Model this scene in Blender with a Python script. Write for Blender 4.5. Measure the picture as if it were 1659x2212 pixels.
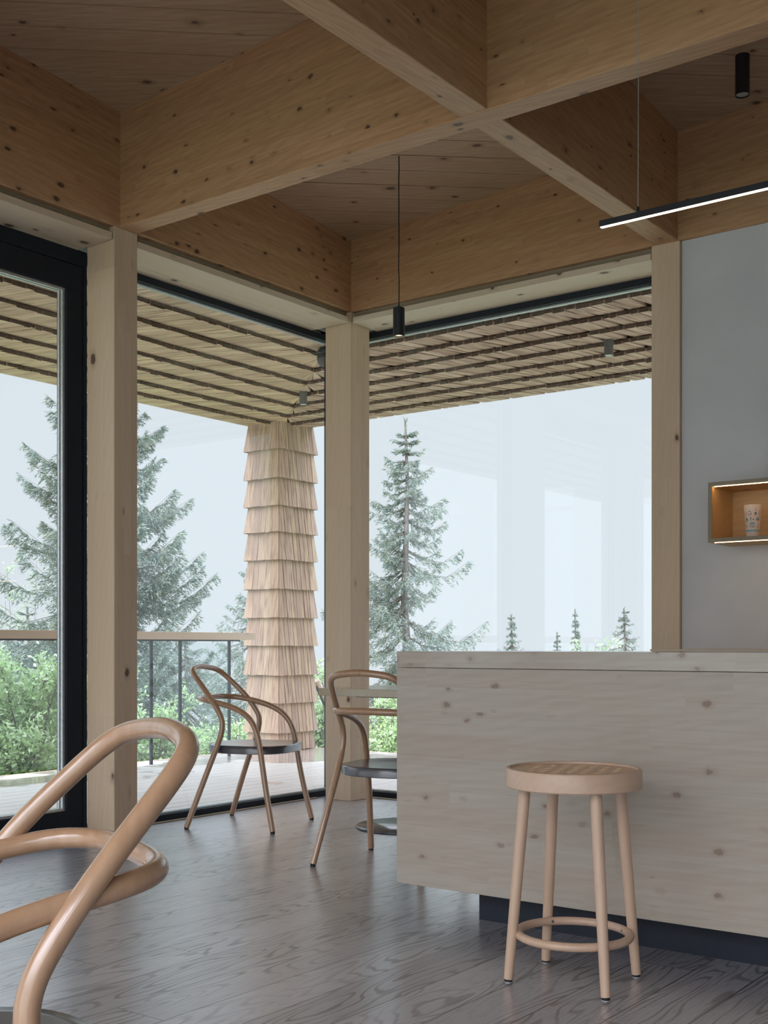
import bpy, bmesh, math, random
import numpy as np
from mathutils import Vector, Matrix
from mathutils import noise as mnoise

# ------------------------------------------------------------------ camera, world, exposure
sc = bpy.context.scene
COL = sc.collection
for o in list(bpy.data.objects):
    bpy.data.objects.remove(o)
TH = math.radians(36.895)
FPX, YH = 2542.8, 1395.2
cam_d = bpy.data.cameras.new('camera')
cam_d.sensor_fit = 'HORIZONTAL'
cam_d.sensor_width = 36.0
cam_d.lens = FPX / 1659 * 36.0
cam_d.shift_y = (YH - 1106.0) / 1659.0
cam_d.clip_end = 500
cam = bpy.data.objects.new('camera', cam_d)
COL.objects.link(cam)
cam.location = (0, 0, 1)
cam.rotation_euler = (math.pi / 2, 0, TH - math.pi / 2)
sc.camera = cam
sc.view_settings.view_transform = 'Standard'
sc.view_settings.look = 'None'
sc.view_settings.exposure = 0.0
sc.view_settings.gamma = 1.0
sc.view_settings.use_curve_mapping = False

SKY_FRONT = (0.80, 0.865, 0.94)
SKY_BACK = (0.92, 0.955, 1.02)
SKY_BACK_STRENGTH = 2.6
w = bpy.data.worlds.new('overcast_sky')
sc.world = w
w.use_nodes = True
nt = w.node_tree
nt.nodes.clear()
out = nt.nodes.new('ShaderNodeOutputWorld')
bg = nt.nodes.new('ShaderNodeBackground')
tc = nt.nodes.new('ShaderNodeTexCoord')
dot = nt.nodes.new('ShaderNodeVectorMath'); dot.operation = 'DOT_PRODUCT'
dv = Vector((-0.90, -0.38, 0.30)).normalized()
dot.inputs[1].default_value = dv
nt.links.new(tc.outputs['Generated'], dot.inputs[0])
mr = nt.nodes.new('ShaderNodeMapRange'); mr.interpolation_type = 'SMOOTHSTEP'
mr.inputs['From Min'].default_value = 0.25; mr.inputs['From Max'].default_value = 0.98
nt.links.new(dot.outputs['Value'], mr.inputs['Value'])
sx = nt.nodes.new('ShaderNodeSeparateXYZ'); nt.links.new(tc.outputs['Generated'], sx.inputs[0])
mz = nt.nodes.new('ShaderNodeMapRange'); mz.inputs['From Min'].default_value = 0.25; mz.inputs['From Max'].default_value = 1.0
mz.inputs['To Min'].default_value = 1.0; mz.inputs['To Max'].default_value = 8.0
nt.links.new(sx.outputs['Z'], mz.inputs['Value'])
mx = nt.nodes.new('ShaderNodeMix'); mx.data_type = 'RGBA'
mx.inputs['A'].default_value = (*SKY_FRONT, 1)
mx.inputs['B'].default_value = tuple(c * SKY_BACK_STRENGTH for c in SKY_BACK) + (1,)
nt.links.new(mr.outputs['Result'], mx.inputs['Factor'])
mu = nt.nodes.new('ShaderNodeMapRange'); mu.inputs['From Min'].default_value = 0.24; mu.inputs['From Max'].default_value = 0.6
nt.links.new(sx.outputs['Z'], mu.inputs['Value'])
mc = nt.nodes.new('ShaderNodeMix'); mc.data_type = 'RGBA'; mc.blend_type = 'MULTIPLY'
nt.links.new(mu.outputs['Result'], mc.inputs['Factor']); nt.links.new(mx.outputs['Result'], mc.inputs['A'])
mc.inputs['B'].default_value = (1.0, 0.995, 1.10, 1)
nt.links.new(mc.outputs['Result'], bg.inputs['Color'])
nt.links.new(mz.outputs['Result'], bg.inputs['Strength'])
nt.links.new(bg.outputs['Background'], out.inputs['Surface'])

rnd = random.Random(7)

# ------------------------------------------------------------------ node helpers
class NT:
    def __init__(s, name):
        s.m = bpy.data.materials.new(name); s.m.use_nodes = True
        s.t = s.m.node_tree; s.t.nodes.clear()
        s.o = s.t.nodes.new('ShaderNodeOutputMaterial')
        s.p = s.t.nodes.new('ShaderNodeBsdfPrincipled')
        s.t.links.new(s.p.outputs[0], s.o.inputs['Surface'])
    def n(s, typ, **kw):
        nd = s.t.nodes.new('ShaderNode' + typ)
        for k, v in kw.items(): setattr(nd, k, v)
        return nd
    def l(s, a, b): s.t.links.new(a, b)
    def math(s, op, a, b=None, clamp=False):
        nd = s.n('Math', operation=op, use_clamp=clamp)
        for i, v in enumerate((a, b)):
            if v is None: continue
            if isinstance(v, (int, float)): nd.inputs[i].default_value = v
            else: s.l(v, nd.inputs[i])
        return nd.outputs[0]
    def mix(s, f, a, b, blend='MIX'):
        nd = s.n('Mix', data_type='RGBA', blend_type=blend)
        for k, v in (('Factor', f), ('A', a), ('B', b)):
            if isinstance(v, (int, float)): nd.inputs[k].default_value = v
            elif isinstance(v, tuple): nd.inputs[k].default_value = (*v, 1) if len(v) == 3 else v
            else: s.l(v, nd.inputs[k])
        return nd.outputs['Result']
    def rng(s, v, a, b, c=0.0, d=1.0, smooth=False):
        nd = s.n('MapRange')
        if smooth: nd.interpolation_type = 'SMOOTHSTEP'
        s.l(v, nd.inputs['Value'])
        for k, x in (('From Min', a), ('From Max', b), ('To Min', c), ('To Max', d)): nd.inputs[k].default_value = x
        return nd.outputs['Result']
    def grain(s, axis):
        tcn = s.n('TexCoord'); sp = s.n('SeparateXYZ'); s.l(tcn.outputs['Object'], sp.inputs[0])
        X, Y, Z = sp.outputs
        return {'x': (X, Y, Z), 'y': (Y, X, Z), 'z': (Z, X, Y)}[axis]
    def vec(s, a, b, c, k=(1, 1, 1)):
        nd = s.n('CombineXYZ')
        for i, (v, kk) in enumerate(zip((a, b, c), k)):
            if isinstance(v, (int, float)): nd.inputs[i].default_value = v
            else: s.l(v if kk == 1 else s.math('MULTIPLY', v, kk), nd.inputs[i])
        return nd.outputs[0]
    def bump(s, h, strength=0.2, dist=0.002):
        b = s.n('Bump'); b.inputs['Strength'].default_value = strength; b.inputs['Distance'].default_value = dist
        s.l(h, b.inputs['Height']); s.l(b.outputs[0], s.p.inputs['Normal'])

def wood(name, axis, base, dark, knot=(0.10, 0.05, 0.03), knots=0.5, rough=0.5, lam=None, lamax=2, kscale=7.0,
         streak=0.55, lamvar=0.06, spec=0.4, kr=0.17):
    s = NT(name)
    g = s.grain(axis)
    if lam:
        row = s.math('FLOOR', s.math('DIVIDE', g[lamax], lam))
        wn = s.n('TexWhiteNoise', noise_dimensions='1D'); s.l(row, wn.inputs['W'])
        sh = s.math('ADD', g[0], s.math('MULTIPLY', wn.outputs['Value'], 7.3))
        seg = s.math('FLOOR', s.math('DIVIDE', sh, 1.15))
        wn2 = s.n('TexWhiteNoise', noise_dimensions='2D'); s.l(s.vec(row, seg, 0), wn2.inputs['Vector'])
        rv = wn2.outputs['Value']
        off = s.math('MULTIPLY', rv, 23.0)
    else:
        rv = None; off = 0.0
    gx = s.math('ADD', g[0], off) if lam else g[0]
    n1 = s.n('TexNoise'); n1.inputs['Scale'].default_value = 1.0; n1.inputs['Detail'].default_value = 5; n1.inputs['Distortion'].default_value = 0.5
    s.l(s.vec(gx, g[1], g[2], (1.6, 75, 75)), n1.inputs['Vector'])
    wv = s.n('TexWave', wave_type='BANDS', bands_direction='DIAGONAL')
    wv.inputs['Scale'].default_value = 13; wv.inputs['Distortion'].default_value = 7; wv.inputs['Detail'].default_value = 2.5; wv.inputs['Detail Scale'].default_value = 1.3
    s.l(s.vec(gx, g[1], g[2], (0.22, 1.3, 1.3)), wv.inputs['Vector'])
    n3 = s.n('TexNoise'); n3.inputs['Scale'].default_value = 1.0; n3.inputs['Detail'].default_value = 2
    s.l(s.vec(gx, g[1], g[2], (0.7, 3, 3)), n3.inputs['Vector'])
    f = s.math('ADD', s.math('MULTIPLY', s.rng(n1.outputs['Fac'], .36, .66), streak * .75), s.math('MULTIPLY', wv.outputs['Fac'], streak * .5), True)
    col = s.mix(f, base, dark)
    col = s.mix(s.rng(n3.outputs['Fac'], .35, .7, 0, .35), col, tuple(c * k for c, k in zip(dark, (0.95, .85, .7))))
    if lam:
        br = s.rng(rv, 0, 1, 1 - lamvar, 1 + lamvar * .6)
        vm = s.n('VectorMath', operation='SCALE'); s.l(col, vm.inputs[0]); s.l(br, vm.inputs['Scale']); col = vm.outputs[0]
    if knots > 0:
        vo = s.n('TexVoronoi'); vo.inputs['Scale'].default_value = kscale
        nk = s.n('TexNoise'); nk.inputs['Scale'].default_value = 38; nk.inputs['Detail'].default_value = 2
        s.l(s.vec(gx, g[1], g[2]), nk.inputs['Vector'])
        dk_ = s.n('VectorMath', operation='SCALE'); s.l(nk.outputs['Color'], dk_.inputs[0]); dk_.inputs['Scale'].default_value = .014
        ak = s.n('VectorMath', operation='ADD'); s.l(dk_.outputs[0], ak.inputs[0]); s.l(s.vec(gx, g[1], g[2], (0.62, 1, 1)), ak.inputs[1])
        s.l(ak.outputs[0], vo.inputs['Vector'])
        sc_ = s.n('SeparateColor'); s.l(vo.outputs['Color'], sc_.inputs[0])
        size = s.rng(sc_.outputs[1], 0, 1, .35, 1.15)
        dd = s.math('DIVIDE', vo.outputs['Distance'], size)
        gate = s.rng(sc_.outputs[0], 1 - knots, 1 - knots + .02)
        halo = s.math('MULTIPLY', s.rng(dd, kr * 1.9, kr * .9, 0, .45, True), gate)
        core = s.math('MULTIPLY', s.rng(dd, kr, kr * .62, 0, .95, True), gate)
        col = s.mix(halo, col, tuple(a * .6 + b * .4 for a, b in zip(dark, knot)))
        col = s.mix(core, col, knot)
    s.l(col, s.p.inputs['Base Color'])
    s.p.inputs['Roughness'].default_value = rough
    s.p.inputs['Specular IOR Level'].default_value = spec
    s.bump(n1.outputs['Fac'], .12, .001)
    return s.m

def plain(name, col, rough=0.5, metal=0.0, spec=0.5, nscale=40, var=0.12, coat=0.0):
    s = NT(name)
    n1 = s.n('TexNoise'); n1.inputs['Scale'].default_value = nscale; n1.inputs['Detail'].default_value = 4
    tcn = s.n('TexCoord'); s.l(tcn.outputs['Object'], n1.inputs['Vector'])
    c = s.mix(s.rng(n1.outputs['Fac'], .3, .7), tuple(x * (1 - var) for x in col), tuple(min(1, x * (1 + var)) for x in col))
    s.l(c, s.p.inputs['Base Color'])
    s.p.inputs['Roughness'].default_value = rough; s.p.inputs['Metallic'].default_value = metal
    s.p.inputs['Specular IOR Level'].default_value = spec
    s.p.inputs['Coat Weight'].default_value = coat
    return s.m

def emit(name, col, strength):
    s = NT(name)
    s.p.inputs['Base Color'].default_value = (*col, 1)
    s.p.inputs['Emission Color'].default_value = (*col, 1)
    s.p.inputs['Emission Strength'].default_value = strength
    return s.m

def glass(name, tint=(0.97, 0.99, 0.985), boost=1.0):
    s = NT(name)
    t = s.n('BsdfTransparent'); t.inputs[0].default_value = (*tint, 1)
    gl = s.n('BsdfGlossy'); gl.inputs['Roughness'].default_value = 0.0
    fr = s.n('Fresnel'); ge = s.n('NewGeometry')
    s.l(s.rng(ge.outputs['Backfacing'], 0, 1, 1.5, 1 / 1.5), fr.inputs['IOR'])
    f = s.math('MULTIPLY', fr.outputs[0], boost, True)
    ms = s.n('MixShader'); s.l(f, ms.inputs[0]); s.l(t.outputs[0], ms.inputs[1]); s.l(gl.outputs[0], ms.inputs[2])
    s.l(ms.outputs[0], s.o.inputs['Surface'])
    return s.m

def shingle_mat(name, cols, axis, rough=.75, butt=None):
    s = NT(name)
    g = s.grain(axis)
    ge = s.n('NewGeometry')
    ri = ge.outputs['Random Per Island']
    gx = s.math('ADD', g[0], s.math('MULTIPLY', ri, 31.0))
    n1 = s.n('TexNoise'); n1.inputs['Scale'].default_value = 1.0; n1.inputs['Detail'].default_value = 5
    s.l(s.vec(gx, g[1], g[2], (1.2, 38, 38)), n1.inputs['Vector'])
    cr = s.n('ValToRGB'); e = cr.color_ramp.elements
    e[0].color = (*cols[0], 1); e[1].color = (*cols[-1], 1)
    for i, c in enumerate(cols[1:-1]):
        q = e.new((i + 1) / (len(cols) - 1)); q.color = (*c, 1)
    s.l(ri, cr.inputs[0])
    dk = s.mix(s.rng(n1.outputs['Fac'], .45, .72), cr.outputs[0], tuple(x * .68 for x in cols[1]))
    s.l(dk, s.p.inputs['Base Color']); s.p.inputs['Roughness'].default_value = rough
    s.p.inputs['Specular IOR Level'].default_value = .25
    s.bump(n1.outputs['Fac'], .5, .004)
    return s.m

# ------------------------------------------------------------------ materials
GB, GD = (0.56, 0.335, 0.185), (0.40, 0.22, 0.115)
M = {}
M['beam_x'] = wood('spruce_beam_along_x', 'x', GB, GD, lam=.042, lamax=2, knots=.95, kscale=12, kr=.19, streak=.7)
M['beam_y'] = wood('spruce_beam_along_y', 'y', GB, GD, lam=.042, lamax=2, knots=.95, kscale=12, kr=.19, streak=.7)
M['post'] = wood('spruce_post', 'z', (0.65, 0.50, 0.355), (0.53, 0.385, 0.26), lam=.045, lamax=1, lamvar=.08, knots=.5, kscale=8.0, streak=.35)
M['board'] = wood('ceiling_board', 'x', (0.50, 0.36, 0.235), (0.36, 0.235, 0.14), knots=.8, kscale=8, streak=.6)
M['trim_x'] = wood('spruce_lining_along_x', 'x', (0.68, 0.57, 0.44), (0.56, 0.44, 0.32), knots=.6, kscale=9, streak=.35)
M['trim_y'] = wood('spruce_lining_along_y', 'y', (0.68, 0.57, 0.44), (0.56, 0.44, 0.32), knots=.6, kscale=9, streak=.35)
M['bar'] = wood('pale_spruce_panel', 'y', (0.455, 0.405, 0.345), (0.38, 0.32, 0.26), knot=(0.25, 0.18, 0.13), knots=.8, kscale=12, rough=.42, lam=.085, lamax=2, lamvar=.022, streak=.55, kr=.15)
M['bar_top'] = wood('pale_spruce_worktop', 'y', (0.50, 0.44, 0.34), (0.42, 0.35, 0.25), knot=(0.21, 0.12, 0.075), knots=.3, kscale=6, rough=.12, streak=.4, spec=.6)
M['beech'] = wood('oiled_beech', 'z', (0.63, 0.45, 0.33), (0.54, 0.36, 0.25), knots=0, rough=.33, streak=.4, spec=.5)
M['beech_flat'] = wood('oiled_beech_panel', 'x', (0.72, 0.47, 0.29), (0.62, 0.38, 0.22), knots=0, rough=.33, streak=.4, spec=.5)
M['bent'] = wood('bent_beech', 'z', (0.47, 0.29, 0.175), (0.36, 0.205, 0.115), knots=0, rough=.24, streak=.5, spec=.7)
M['bent'].node_tree.nodes['Principled BSDF'].inputs['Coat Weight'].default_value = .5
M['bent'].node_tree.nodes['Principled BSDF'].inputs['Coat Roughness'].default_value = .12
M['tabletop'] = wood('pale_spruce_tabletop', 'x', (0.55, 0.48, 0.37), (0.46, 0.38, 0.27), knots=.15, rough=.16, streak=.35, spec=.6)
M['shelf_in'] = wood('warm_spruce_lining', 'y', (0.62, 0.42, 0.21), (0.50, 0.31, 0.14), knots=.35, kscale=9, rough=.5)
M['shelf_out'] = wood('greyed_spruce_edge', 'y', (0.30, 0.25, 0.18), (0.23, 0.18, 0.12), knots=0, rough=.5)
M['handrail'] = wood('weathered_handrail', 'x', (0.66, 0.52, 0.40), (0.55, 0.41, 0.29), knots=.12, rough=.6, streak=.3)
M['dark_seat'] = wood('dark_stained_seat', 'x', (0.052, 0.055, 0.066), (0.035, 0.036, 0.044), knots=0, rough=.28, spec=.8)
M['dark_seat'].node_tree.nodes['Principled BSDF'].inputs['Coat Weight'].default_value = .8
M['dark_seat'].node_tree.nodes['Principled BSDF'].inputs['Coat Roughness'].default_value = .2
M['black'] = plain('black_metal', (0.014, 0.016, 0.022), .42)
M['frame'] = plain('anthracite_frame', (0.014, 0.018, 0.026), .55, spec=.25)
M['frame_out'] = plain('anthracite_exterior_steel', (0.03, 0.036, 0.045), .5)
M['alu'] = plain('aluminium_spacer', (0.62, 0.65, 0.66), .32, metal=.6)
M['rubber'] = plain('black_rubber', (0.01, 0.01, 0.011), .6)
M['plinth'] = plain('blue_black_plinth', (0.011, 0.015, 0.025), .5, spec=.35)
M['chrome'] = plain('steel', (0.5, 0.5, 0.5), .25, metal=1)
M['glass'] = glass('window_glass', (0.975, 0.99, 0.985), 1.0)
M['rail_glass'] = glass('balustrade_glass', (0.93, 0.965, 0.97), 1.0)
M['led'] = emit('warm_led', (1.0, 0.80, 0.56), 9.0)
M['led_shelf'] = emit('warm_led_shelf', (1.0, 0.62, 0.27), 12.0)
M['lamp'] = emit('pendant_light', (1.0, 0.80, 0.52), 5.0)
M['lens'] = plain('matt_lamp_lens', (0.35, 0.34, 0.32), .5)
M['lens_out'] = plain('pale_green_lamp_lens', (0.45, 0.55, 0.50), .4)
M['wire'] = plain('steel_wire', (0.42, 0.40, 0.37), .45, metal=.3)
M['shingle'] = shingle_mat('larch_shingle', [(0.60, 0.43, 0.335), (0.50, 0.34, 0.26), (0.61, 0.46, 0.32), (0.45, 0.32, 0.255), (0.65, 0.47, 0.375)], 'z')
M['soffit_x'] = shingle_mat('soffit_shingle_lit_left', [(0.66, 0.48, 0.34), (0.50, 0.35, 0.25), (0.72, 0.55, 0.38), (0.60, 0.41, 0.31)], 'y')  # same shingles on both wings; the left's brighter, yellower light is in the colour
M['soffit_y'] = shingle_mat('soffit_shingle_shaded_right', [(0.60, 0.42, 0.34), (0.42, 0.27, 0.21), (0.66, 0.48, 0.39), (0.50, 0.34, 0.27)], 'x')  # same shingles, toned darker and pinker: the right wing's shade painted in
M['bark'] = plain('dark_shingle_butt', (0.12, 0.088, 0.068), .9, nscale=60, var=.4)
M['trunk'] = plain('tree_bark', (0.125, 0.11, 0.095), .9, nscale=9, var=.35)

def plaster():
    s = NT('grey_plaster')
    tcn = s.n('TexCoord'); n1 = s.n('TexNoise'); n1.inputs['Scale'].default_value = 90; n1.inputs['Detail'].default_value = 6
    s.l(tcn.outputs['Object'], n1.inputs['Vector'])
    n2 = s.n('TexNoise'); n2.inputs['Scale'].default_value = 2.5; s.l(tcn.outputs['Object'], n2.inputs['Vector'])
    c = s.mix(s.rng(n2.outputs['Fac'], .3, .7), (0.54, 0.54, 0.545), (0.60, 0.60, 0.60))
    s.l(c, s.p.inputs['Base Color']); s.p.inputs['Roughness'].default_value = .85
    s.bump(n1.outputs['Fac'], .25, .0015)
    return s.m
M['plaster'] = plaster()

def floor_mat():
    s = NT('smoked_oak_planks')
    X, Y, Z = s.grain('x')
    W, Y0, L = .1885, 2.356, 2.2
    yy = s.math('DIVIDE', s.math('SUBTRACT', Y, Y0 - 20 * W), W)
    row = s.math('FLOOR', yy); fy = s.math('FRACT', yy)
    wn = s.n('TexWhiteNoise', noise_dimensions='1D'); s.l(row, wn.inputs['W'])
    xx = s.math('DIVIDE', s.math('ADD', X, s.math('MULTIPLY', wn.outputs['Value'], 17.0)), L)
    seg = s.math('FLOOR', xx); fx = s.math('FRACT', xx)
    wn2 = s.n('TexWhiteNoise', noise_dimensions='2D'); s.l(s.vec(row, seg, 0), wn2.inputs['Vector'])
    rv = wn2.outputs['Value']
    gx = s.math('ADD', X, s.math('MULTIPLY', rv, 57.0))
    gy = s.math('ADD', Y, s.math('MULTIPLY', rv, 13.0))
    # cathedral grain : contour lines of a stretched noise
    n1 = s.n('TexNoise'); n1.inputs['Scale'].default_value = 1; n1.inputs['Detail'].default_value = 1.5; n1.inputs['Roughness'].default_value = .4
    s.l(s.vec(gx, gy, 0, (1.25, 8.0, 1)), n1.inputs['Vector'])
    n1b = s.n('TexNoise'); n1b.inputs['Scale'].default_value = 1; n1b.inputs['Detail'].default_value = 3
    s.l(s.vec(gx, gy, 0, (16, 70, 1)), n1b.inputs['Vector'])
    ph = s.math('ADD', s.math('MULTIPLY', n1.outputs['Fac'], 95.0), s.math('MULTIPLY', n1b.outputs['Fac'], 1.6))
    ring = s.rng(s.math('SINE', ph), .35, 1.0, 0, 1, True)
    n2 = s.n('TexNoise'); n2.inputs['Scale'].default_value = 1; n2.inputs['Detail'].default_value = 5
    s.l(s.vec(gx, gy, 0, (9, 190, 1)), n2.inputs['Vector'])
    pores = s.rng(n2.outputs['Fac'], .50, .68)
    n4 = s.n('TexNoise'); n4.inputs['Scale'].default_value = 1; n4.inputs['Detail'].default_value = 2
    s.l(s.vec(gx, gy, 0, (1.3, 5, 1)), n4.inputs['Vector'])
    msk = s.rng(n4.outputs['Fac'], .38, .60, .12, 1.0)
    col = s.mix(s.math('MULTIPLY', ring, s.math('MULTIPLY', msk, .85)), (0.30, 0.292, 0.318), (0.085, 0.075, 0.075))
    col = s.mix(s.math('MULTIPLY', pores, .45), col, (0.11, 0.088, 0.075))
    br = s.rng(rv, 0, 1, .84, 1.14)
    vm = s.n('VectorMath', operation='SCALE'); s.l(col, vm.inputs[0]); s.l(br, vm.inputs['Scale']); col = vm.outputs[0]
    dy = s.math('MINIMUM', fy, s.math('SUBTRACT', 1.0, fy)); dx = s.math('MINIMUM', fx, s.math('SUBTRACT', 1.0, fx))
    jy = s.rng(dy, 0.009, 0.018, 1, 0); jx = s.rng(dx, .0006, .0012, 1, 0)
    jt = s.math('MAXIMUM', jy, jx)
    col = s.mix(jt, col, (0.028, 0.022, 0.018))
    s.l(col, s.p.inputs['Base Color'])
    rg = s.math('ADD', s.math('MULTIPLY', ring, s.math('MULTIPLY', msk, .16)), s.rng(n2.outputs['Fac'], .3, .7, .27, .40))
    s.l(rg, s.p.inputs['Roughness'])
    s.p.inputs['Specular IOR Level'].default_value = .9
    h = s.math('SUBTRACT', s.math('MULTIPLY', s.math('SUBTRACT', 1.0, s.math('MULTIPLY', ring, msk)), .6), s.math('MULTIPLY', jt, 2.0))
    h = s.math('SUBTRACT', h, s.math('MULTIPLY', pores, .35))
    s.p.inputs['Coat Weight'].default_value = 1.0; s.p.inputs['Coat Roughness'].default_value = .26
    s.bump(h, .14, .0012)
    return s.m
M['floor'] = floor_mat()

def deck_mat():
    s = NT('wet_larch_decking')
    g = s.grain('x')
    ge = s.n('NewGeometry'); ri = ge.outputs['Random Per Island']
    gx = s.math('ADD', g[0], s.math('MULTIPLY', ri, 31.0))
    n1 = s.n('TexNoise'); n1.inputs['Scale'].default_value = 1; n1.inputs['Detail'].default_value = 5
    s.l(s.vec(gx, g[1], g[2], (2, 60, 60)), n1.inputs['Vector'])
    col = s.mix(s.rng(n1.outputs['Fac'], .3, .7), (0.66, 0.62, 0.57), (0.50, 0.45, 0.40))
    tcn = s.n('TexCoord')
    n2 = s.n('TexNoise'); n2.inputs['Scale'].default_value = 1.1; n2.inputs['Detail'].default_value = 3
    s.l(tcn.outputs['Object'], n2.inputs['Vector'])
    edge = s.rng(g[1], 6.3, 7.6, -.10, .16)
    edge2 = s.rng(g[0], 7.4, 8.6, -.05, .12)
    wet = s.rng(s.math('ADD', s.math('ADD', n2.outputs['Fac'], edge), edge2), .54, .62, 0, 1, True)
    col = s.mix(s.math('MULTIPLY', wet, .55), col, (0.27, 0.19, 0.135))
    s.l(col, s.p.inputs['Base Color'])
    s.l(s.rng(wet, 0, 1, .42, .05), s.p.inputs['Roughness'])
    s.bump(n1.outputs['Fac'], .15, .002)
    return s.m
M['deck'] = deck_mat()

def leaf_mat(name, cols, trans=.35, rough=.5):
    s = NT(name)
    ge = s.n('NewGeometry'); cr = s.n('ValToRGB'); e = cr.color_ramp.elements
    e[0].color = (*cols[0], 1); e[1].color = (*cols[-1], 1)
    for i, c in enumerate(cols[1:-1]):
        q = e.new((i + 1) / (len(cols) - 1)); q.color = (*c, 1)
    s.l(ge.outputs['Random Per Island'], cr.inputs[0])
    df = s.n('BsdfDiffuse'); tr = s.n('BsdfTranslucent'); s.l(cr.outputs[0], df.inputs[0]); s.l(cr.outputs[0], tr.inputs[0])
    ms = s.n('MixShader'); ms.inputs[0].default_value = trans; s.l(df.outputs[0], ms.inputs[1]); s.l(tr.outputs[0], ms.inputs[2])
    s.l(ms.outputs[0], s.o.inputs['Surface'])
    return s.m
M['needle'] = leaf_mat('hazed_blue_green_needles', [(0.15, 0.20, 0.19), (0.22, 0.28, 0.25), (0.32, 0.35, 0.25), (0.19, 0.245, 0.24), (0.26, 0.26, 0.19)], .3)  # misty air is put into the needle colours: paler and bluer
M['leaf'] = leaf_mat('hazed_fresh_green_leaves', [(0.34, 0.48, 0.21), (0.48, 0.60, 0.33), (0.31, 0.41, 0.24), (0.62, 0.69, 0.50), (0.38, 0.55, 0.20)], .45)  # leaf greens paled in the colour itself to stand in for haze
M['leaf_pale'] = leaf_mat('pale_green_leaves', [(0.32, 0.40, 0.27), (0.42, 0.50, 0.34), (0.30, 0.37, 0.26)], .45)
M['ground'] = plain('hillside_undergrowth', (0.16, 0.21, 0.10), .95, nscale=1.5, var=.4)

# ------------------------------------------------------------------ object helpers
def link(name, me, mats, parent=None, smooth=False):
    for m in (mats if isinstance(mats, (list, tuple)) else [mats]): me.materials.append(m)
    if smooth:
        me.polygons.foreach_set('use_smooth', [True] * len(me.polygons))
    o = bpy.data.objects.new(name, me); COL.objects.link(o)
    if parent: o.parent = parent
    return o

def autosmooth(o, ang=40):
    me = o.data
    bm = bmesh.new(); bm.from_mesh(me)
    a = math.radians(ang)
    for f in bm.faces: f.smooth = True
    for e in bm.edges:
        if len(e.link_faces) == 2 and e.calc_face_angle(0) > a: e.smooth = False
    bm.to_mesh(me); bm.free()

def tag(o, label=None, cat=None, group=None, kind=None):
    if label: o['label'] = label
    if cat: o['category'] = cat
    if group: o['group'] = group
    if kind: o['kind'] = kind
    return o

def empty(name, loc, label, cat, group=None, rz=0.0):
    o = bpy.data.objects.new(name, None); COL.objects.link(o); o.location = loc; o.rotation_euler = (0, 0, rz)
    o.empty_display_size = .1
    return tag(o, label, cat, group)

class MB:
    def __init__(s): s.bm = bmesh.new()
    def box(s, x0, x1, y0, y1, z0, z1, bevel=0):
        vs = [s.bm.verts.new((x, y, z)) for z in (z0, z1) for y in (y0, y1) for x in (x0, x1)]
        fs = [(0, 2, 3, 1), (4, 5, 7, 6), (0, 1, 5, 4), (2, 6, 7, 3), (0, 4, 6, 2), (1, 3, 7, 5)]
        new = [s.bm.faces.new([vs[i] for i in f]) for f in fs]
        if bevel:
            es = list({e for f in new for e in f.edges})
            bmesh.ops.bevel(s.bm, geom=es, offset=bevel, segments=2, affect='EDGES', profile=.5)
        return s
    def poly_prism(s, bottom, top):
        b = [s.bm.verts.new(p) for p in bottom]; t = [s.bm.verts.new(p) for p in top]
        n = len(b)
        s.bm.faces.new(b[::-1]); s.bm.faces.new(t)
        for i in range(n): s.bm.faces.new([b[i], b[(i + 1) % n], t[(i + 1) % n], t[i]])
        return s
    def lathe(s, prof, cx=0, cy=0, n=32, caps=True):
        rings = []
        for r, z in prof:
            rings.append([s.bm.verts.new((cx + r * math.cos(2 * math.pi * i / n), cy + r * math.sin(2 * math.pi * i / n), z)) for i in range(n)])
        for a, b in zip(rings[:-1], rings[1:]):
            for i in range(n): s.bm.faces.new([a[i], a[(i + 1) % n], b[(i + 1) % n], b[i]])
        if caps:
            s.bm.faces.new(rings[0][::-1]); s.bm.faces.new(rings[-1])
        return s
    def tube(s, pts, rad, n=12, closed=False):
        pts = [Vector(p) for p in pts]; N = len(pts)
        rads = rad if isinstance(rad, (list, tuple)) else [rad] * N
        tans = []
        for i in range(N):
            a = pts[(i - 1) % N] if (closed or i > 0) else pts[i]; b = pts[(i + 1) % N] if (closed or i < N - 1) else pts[i]
            tans.append((b - a).normalized())
        up = Vector((0, 0, 1)) if abs(tans[0].z) < .9 else Vector((1, 0, 0))
        u = tans[0].cross(up).normalized(); rings = []
        for i in range(N):
            u = (u - tans[i] * u.dot(tans[i])).normalized(); v = tans[i].cross(u)
            rings.append([s.bm.verts.new(pts[i] + (u * math.cos(2 * math.pi * k / n) + v * math.sin(2 * math.pi * k / n)) * rads[i]) for k in range(n)])
        pr = list(zip(rings[:-1], rings[1:])) + ([(rings[-1], rings[0])] if closed else [])
        for a, b in pr:
            for k in range(n): s.bm.faces.new([a[k], a[(k + 1) % n], b[(k + 1) % n], b[k]])
        if not closed:
            s.bm.faces.new(rings[0][::-1]); s.bm.faces.new(rings[-1])
        return s
    def build(s, name, mat, parent=None, smooth=False, ang=40):
        bmesh.ops.recalc_face_normals(s.bm, faces=s.bm.faces[:])
        me = bpy.data.meshes.new(name); s.bm.to_mesh(me); s.bm.free()
        o = link(name, me, mat, parent)
        if smooth: autosmooth(o, ang)
        return o

def struct(o): o['kind'] = 'structure'; return o

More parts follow.
